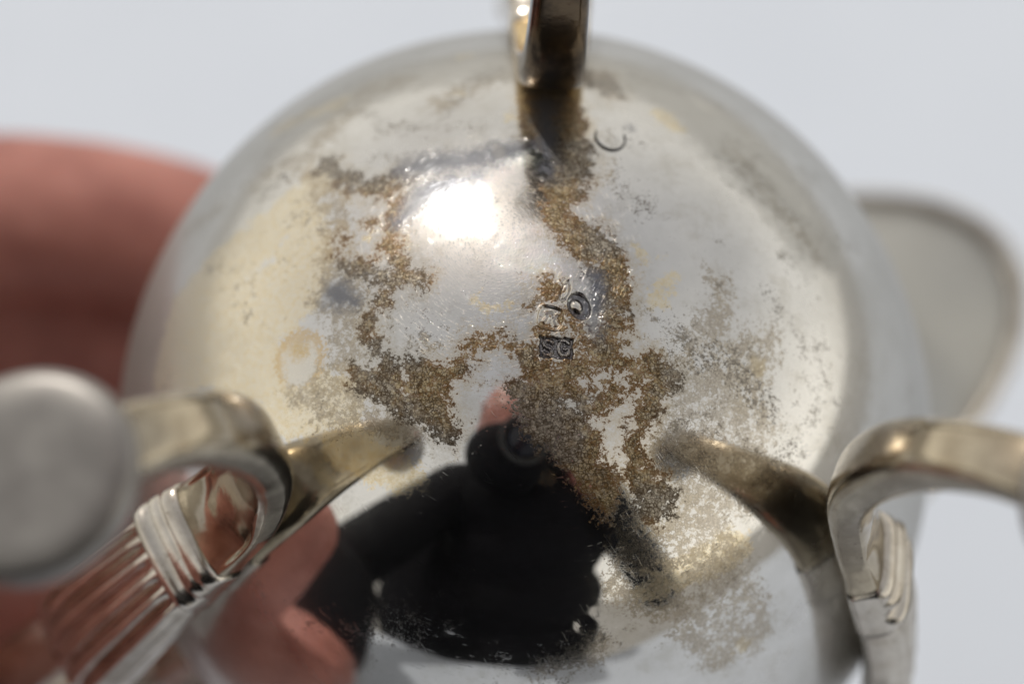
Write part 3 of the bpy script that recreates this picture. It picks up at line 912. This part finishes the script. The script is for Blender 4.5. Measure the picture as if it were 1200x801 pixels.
def fuse(name, bm, mat, voxel, smooth_it, parent=None):
    """one continuous skin over the overlapping lumps"""
    me = bpy.data.meshes.new(name + '_lumps')
    bm.to_mesh(me); bm.free()
    o = bpy.data.objects.new(name, me)
    COL.objects.link(o)
    r = o.modifiers.new('r', 'REMESH'); r.mode = 'VOXEL'; r.voxel_size = voxel
    s = o.modifiers.new('s', 'SMOOTH'); s.factor = 0.5; s.iterations = smooth_it
    dg = bpy.context.evaluated_depsgraph_get()
    m2 = bpy.data.meshes.new_from_object(o.evaluated_get(dg))
    o.modifiers.clear()
    o.data = m2
    m2.name = name
    bpy.data.meshes.remove(me)
    m2.polygons.foreach_set('use_smooth', np.ones(len(m2.polygons), bool))
    m2.materials.clear(); m2.materials.append(mat)
    if parent:
        o.parent = parent
    return o

Vc = Vector
HEADC = CAM + BACK * 0.235 + RIGHT * -0.035 + UP * 0.03
SHL, SHR = Vc((-0.18, -0.46, 0.44)), Vc((0.18, -0.46, 0.44))
# left hand, camera axes in jug radii
hw = cam_pt(-2.15, -2.35, 0.15)
HAND = {
    'palm': [[(hw, 0.024), (cam_pt(-2.35, -0.75, -0.10), 0.0150), (cam_pt(-1.98, 0.45, -0.45), 0.0110)],
             [(hw, 0.024), (cam_pt(-2.35, -0.90, -0.25), 0.0150), (cam_pt(-2.05, 0.12, -0.55), 0.0110)],
             [(hw, 0.024), (cam_pt(-2.3, -1.05, -0.35), 0.0140), (cam_pt(-2.02, -0.34, -0.60), 0.0105)],
             [(hw, 0.024), (cam_pt(-2.25, -1.2, -0.40), 0.013), (cam_pt(-1.9, -0.78, -0.60), 0.0100)],
             [(hw, 0.024), (cam_pt(-2.05, -0.95, 0.05), 0.0180), (cam_pt(-1.74, -0.62, 0.10), 0.0178)],
             [(hw, 0.026), (cam_pt(-1.85, -1.55, -0.05), 0.0205), (cam_pt(-1.62, -1.12, -0.18), 0.0165)],
             [(hw, 0.026), (cam_pt(-1.70, -1.75, 0.30), 0.0190), (cam_pt(-1.62, -1.25, 0.30), 0.0150)]],
    'finger': [[(cam_pt(-1.98, 0.42, -0.45), 0.0104), (cam_pt(-1.50, 0.56, -0.86), 0.0100), (cam_pt(-1.02, 0.52, -1.00), 0.0095), (cam_pt(-0.62, 0.40, -1.10), 0.0076)],
               [(cam_pt(-2.0, 0.18, -0.62), 0.0120), (cam_pt(-1.58, 0.15, -1.12), 0.0108), (cam_pt(-1.05, 0.12, -1.24), 0.0102), (cam_pt(-0.66, 0.10, -1.18), 0.0080)],
               [(cam_pt(-2.02, -0.34, -0.60), 0.0104), (cam_pt(-1.55, -0.40, -1.15), 0.0096), (cam_pt(-1.05, -0.38, -1.26), 0.0088), (cam_pt(-0.72, -0.38, -1.15), 0.0073)],
               [(cam_pt(-1.9, -0.78, -0.60), 0.0098), (cam_pt(-1.52, -0.88, -1.02), 0.0084), (cam_pt(-1.15, -0.84, -1.12), 0.0075), (cam_pt(-0.88, -0.80, -1.08), 0.0065)]],
    'thumb': [(hw, 0.022), (cam_pt(-2.05, -1.05, 0.30), 0.0165), (cam_pt(-1.70, -0.85, 0.62), 0.0130), (cam_pt(-1.48, -0.68, 0.95), 0.0112), (cam_pt(-1.40, -0.55, 1.30), 0.0095)],
}
bm = bmesh.new()
for c in HAND['palm']:
    limb(bm, c)
for c in HAND['finger']:
    limb(bm, c)
limb(bm, HAND['thumb'])
elbL = Vc((-0.27, -0.28, 0.16))
limb(bm, [(hw, 0.024), (hw.lerp(elbL, 0.5), 0.034), (elbL, 0.040), (SHL, 0.050)])
# right hand round the camera's grip
gr = CAM + BACK * 0.15 + RIGHT * 0.075
rw = CAM + BACK * 0.185 + RIGHT * 0.115 + UP * -0.085
elbR = Vc((0.34, -0.52, 0.12))
limb(bm, [(rw, 0.024), (rw.lerp(elbR, 0.5), 0.034), (elbR, 0.040), (SHR, 0.050)])
for k_ in range(4):
    up = UP * (0.036 - 0.021 * k_)
    kn = CAM + BACK * 0.165 + RIGHT * 0.105 + up
    limb(bm, [(rw, 0.022), (kn, 0.011)], 4)
    limb(bm, [(kn, 0.011), (CAM + BACK * 0.118 + RIGHT * 0.098 + up, 0.0095), (CAM + BACK * 0.098 + RIGHT * 0.078 + up, 0.0085), (CAM + BACK * 0.106 + RIGHT * 0.058 + up, 0.0075)], 4)
limb(bm, [(rw, 0.02), (CAM + BACK * 0.19 + RIGHT * 0.085 + UP * -0.02, 0.0125), (CAM + BACK * 0.186 + RIGHT * 0.05 + UP * 0.0, 0.0105), (CAM + BACK * 0.184 + RIGHT * 0.03 + UP * 0.012, 0.009)], 4)
# head, neck, trunk, legs
tilt = Matrix.Rotation(-0.55, 3, 'X').to_euler().to_quaternion()
ellipsoid(bm, HEADC, (0.074, 0.094, 0.108), tilt)
ellipsoid(bm, HEADC + Vc((0, 0.055, -0.062)), (0.052, 0.055, 0.062), tilt)
nose = HEADC + Vc((0, 0.082, -0.045))
limb(bm, [(nose + Vc((0, -0.006, 0.03)), 0.009), (nose + Vc((0, 0.016, -0.006)), 0.013)], 3)
for sx in (-1, 1):
    ellipsoid(bm, HEADC + Vc((sx * 0.076, -0.01, -0.015)), (0.010, 0.022, 0.034))
    ellipsoid(bm, HEADC + Vc((sx * 0.036, 0.074, -0.02)), (0.022, 0.014, 0.010))
ellipsoid(bm, HEADC + Vc((0, 0.088, -0.098)), (0.024, 0.012, 0.010))
neck0 = Vc((0, -0.46, 0.47))
limb(bm, [(HEADC + Vc((0, -0.03, -0.07)), 0.056), (neck0, 0.062)])
limb(bm, [(SHL, 0.062), (Vc((0, -0.47, 0.44)), 0.085), (SHR, 0.062)])
for z, w, dd, y in ((0.38, 0.165, 0.10, -0.49), (0.30, 0.17, 0.105, -0.52), (0.18, 0.165, 0.11, -0.56), (0.05, 0.155, 0.105, -0.60), (-0.08, 0.16, 0.11, -0.64), (-0.17, 0.17, 0.12, -0.66)):
    ellipsoid(bm, (0, y, z), (w, dd, 0.12))
for sx in (-1, 1):
    limb(bm, [(Vc((sx * 0.095, -0.66, -0.18)), 0.092), (Vc((sx * 0.10, -0.64, -0.52)), 0.058), (Vc((sx * 0.105, -0.67, -0.66)), 0.055), (Vc((sx * 0.11, -0.685, -0.87)), 0.038)])
    limb(bm, [(Vc((sx * 0.11, -0.70, -0.905)), 0.036), (Vc((sx * 0.12, -0.60, -0.918)), 0.034), (Vc((sx * 0.125, -0.52, -0.925)), 0.024)])
person = fuse('person', bm, M_SKIN, 0.0022, 4)
tag(person, 'person in dark clothes holding the jug in one hand and a camera in the other', 'person')
# clothes
bm = bmesh.new()
ellipsoid(bm, HEADC + Vc((0, 0.045, -0.145)), (0.075, 0.075, 0.055))
ellipsoid(bm, (-0.235, -0.56, 0.11), (0.175, 0.09, 0.26))  # bulge added so the mirrored gap beside the trunk goes dark
limb(bm, [(hw.lerp(elbL, 0.20), 0.036), (hw.lerp(elbL, 0.5), 0.046), (elbL, 0.053), (SHL, 0.070)])
limb(bm, [(rw.lerp(elbR, 0.16), 0.036), (rw.lerp(elbR, 0.5), 0.046), (elbR, 0.053), (SHR, 0.070)])
limb(bm, [(SHL, 0.072), (Vc((0, -0.475, 0.43)), 0.09), (SHR, 0.072)])
limb(bm, [(neck0, 0.088), (HEADC.lerp(neck0, 0.62) + Vc((0, 0.02, 0.0)), 0.090)])
for z, w, dd, y in ((0.40, 0.205, 0.12, -0.48), (0.30, 0.205, 0.125, -0.52), (0.18, 0.20, 0.13, -0.56), (0.05, 0.19, 0.125, -0.60), (-0.08, 0.195, 0.13, -0.64), (-0.16, 0.20, 0.14, -0.66)):
    ellipsoid(bm, (0, y, z), (w, dd, 0.12))
fuse('jacket', bm, M_CLOTH, 0.006, 5, person)
bm = bmesh.new()
ellipsoid(bm, (0, -0.66, -0.20), (0.185, 0.135, 0.10))
for sx in (-1, 1):
    limb(bm, [(Vc((sx * 0.095, -0.66, -0.20)), 0.104), (Vc((sx * 0.10, -0.64, -0.52)), 0.074), (Vc((sx * 0.105, -0.67, -0.66)), 0.070), (Vc((sx * 0.11, -0.685, -0.86)), 0.060)])
fuse('trousers', bm, M_TROUSER, 0.007, 5, person)
for sx in (-1, 1):
    bm = bmesh.new()
    limb(bm, [(Vc((sx * 0.11, -0.71, -0.90)), 0.046), (Vc((sx * 0.12, -0.60, -0.904)), 0.045), (Vc((sx * 0.125, -0.49, -0.912)), 0.036)])
    fuse('shoe', bm, M_RUB, 0.005, 4, person)
bm = bmesh.new()
ellipsoid(bm, HEADC + Vc((0, -0.022, 0.022)), (0.083, 0.098, 0.110), tilt)
ellipsoid(bm, HEADC + Vc((0, -0.05, -0.03)), (0.079, 0.066, 0.075), tilt)
for i in range(60):
    an = random.uniform(0, 6.283); el = random.uniform(0.2, 1.4)
    ellipsoid(bm, HEADC + Vc((0.078 * math.cos(an) * math.cos(el), -0.022 + 0.092 * math.sin(an) * math.cos(el), 0.028 + 0.104 * math.sin(el))), (0.014, 0.014, 0.014))
fuse('hair', bm, M_HAIR, 0.005, 3, person)
M_EYE = plain('eye_white', (0.6, 0.57, 0.54), (0.66, 0.63, 0.6), 100, 0.2)
M_IRIS = plain('brown_iris', (0.05, 0.03, 0.015), (0.09, 0.05, 0.03), 300, 0.2)
for sx in (-1, 1):
    bm = bmesh.new()
    ec = HEADC + Vc((sx * 0.033, 0.078, -0.031))
    ellipsoid(bm, ec, (0.0125, 0.0125, 0.0125))
    ey = bm_obj('eye', bm, M_EYE, person, True)
    bm = bmesh.new()
    ellipsoid(bm, ec + Vc((0, 0.0115, -0.004)), (0.0055, 0.0025, 0.0055))
    bm_obj('iris', bm, M_IRIS, ey, True)

# ------------------------------------------------------------------ the photographer's camera
MC = Matrix(((RIGHT.x, UP.x, BACK.x, CAM.x), (RIGHT.y, UP.y, BACK.y, CAM.y), (RIGHT.z, UP.z, BACK.z, CAM.z), (0, 0, 0, 1)))
pc = tag(empty('photo_camera', MC), 'black camera with a long close-up lens held in front of the face', 'camera')
bm = bmesh.new()
box(bm, (0.004, -0.008, 0.155), (0.134, 0.092, 0.046), 0.010)
bm_obj('camera_body', bm, M_CAMB, pc, True)
bm = bmesh.new()
box(bm, (0.058, -0.010, 0.128), (0.030, 0.084, 0.030), 0.011)
bm_obj('grip', bm, M_RUB, pc, True)
bm = bmesh.new()
box(bm, (0.0, 0.048, 0.152), (0.060, 0.036, 0.056), 0.012)
bm_obj('viewfinder_hump', bm, M_CAMB, pc, True)
bm = bmesh.new()
cyl(bm, (0.058, 0.036, 0.130), (0.058, 0.046, 0.130), 0.008, 0.007, 24)
bm_obj('shutter_button', bm, M_CAMB, pc, True)
def tube(name, prof_, mat, parent):
    V, F = [], []
    sg = 64
    for (r_, z_) in prof_:
        for q in range(sg):
            an = 2 * math.pi * q / sg
            V.append((r_ * math.cos(an), r_ * math.sin(an), z_))
    n_ = len(prof_)
    for i in range(n_ - 1):
        for q in range(sg):
            q2 = (q + 1) % sg
            F.append((i * sg + q, i * sg + q2, (i + 1) * sg + q2, (i + 1) * sg + q))
    return mesh_obj(name, V, F, mat, parent, False)
lens = tube('lens', [(0.026, 0.012), (0.030, 0.006), (0.034, 0.005), (0.0355, 0.008), (0.0355, 0.040), (0.037, 0.042), (0.037, 0.10), (0.034, 0.112), (0.033, 0.134)], M_CAMB, pc)
for i in range(2):
    z0 = 0.048 + 0.030 * i
    V, F = [], []
    sg = 96
    for zz_ in (z0, z0 + 0.001, z0 + 0.019, z0 + 0.02):
        for q in range(sg):
            rr_ = (0.0385 if q % 2 else 0.0375) if z0 < zz_ < z0 + 0.02 else 0.0371
            V.append((rr_ * math.cos(2 * math.pi * q / sg), rr_ * math.sin(2 * math.pi * q / sg), zz_))
    for r_ in range(3):
        for q in range(sg):
            q2 = (q + 1) % sg
            F.append((r_ * sg + q, r_ * sg + q2, (r_ + 1) * sg + q2, (r_ + 1) * sg + q))
    mesh_obj('focus_ring', V, F, M_RUB, lens, False)
tube('front_glass', [(0.0002, 0.011), (0.008, 0.0113), (0.016, 0.0125), (0.0215, 0.0140), (0.0265, 0.016)], M_GLASS, lens)
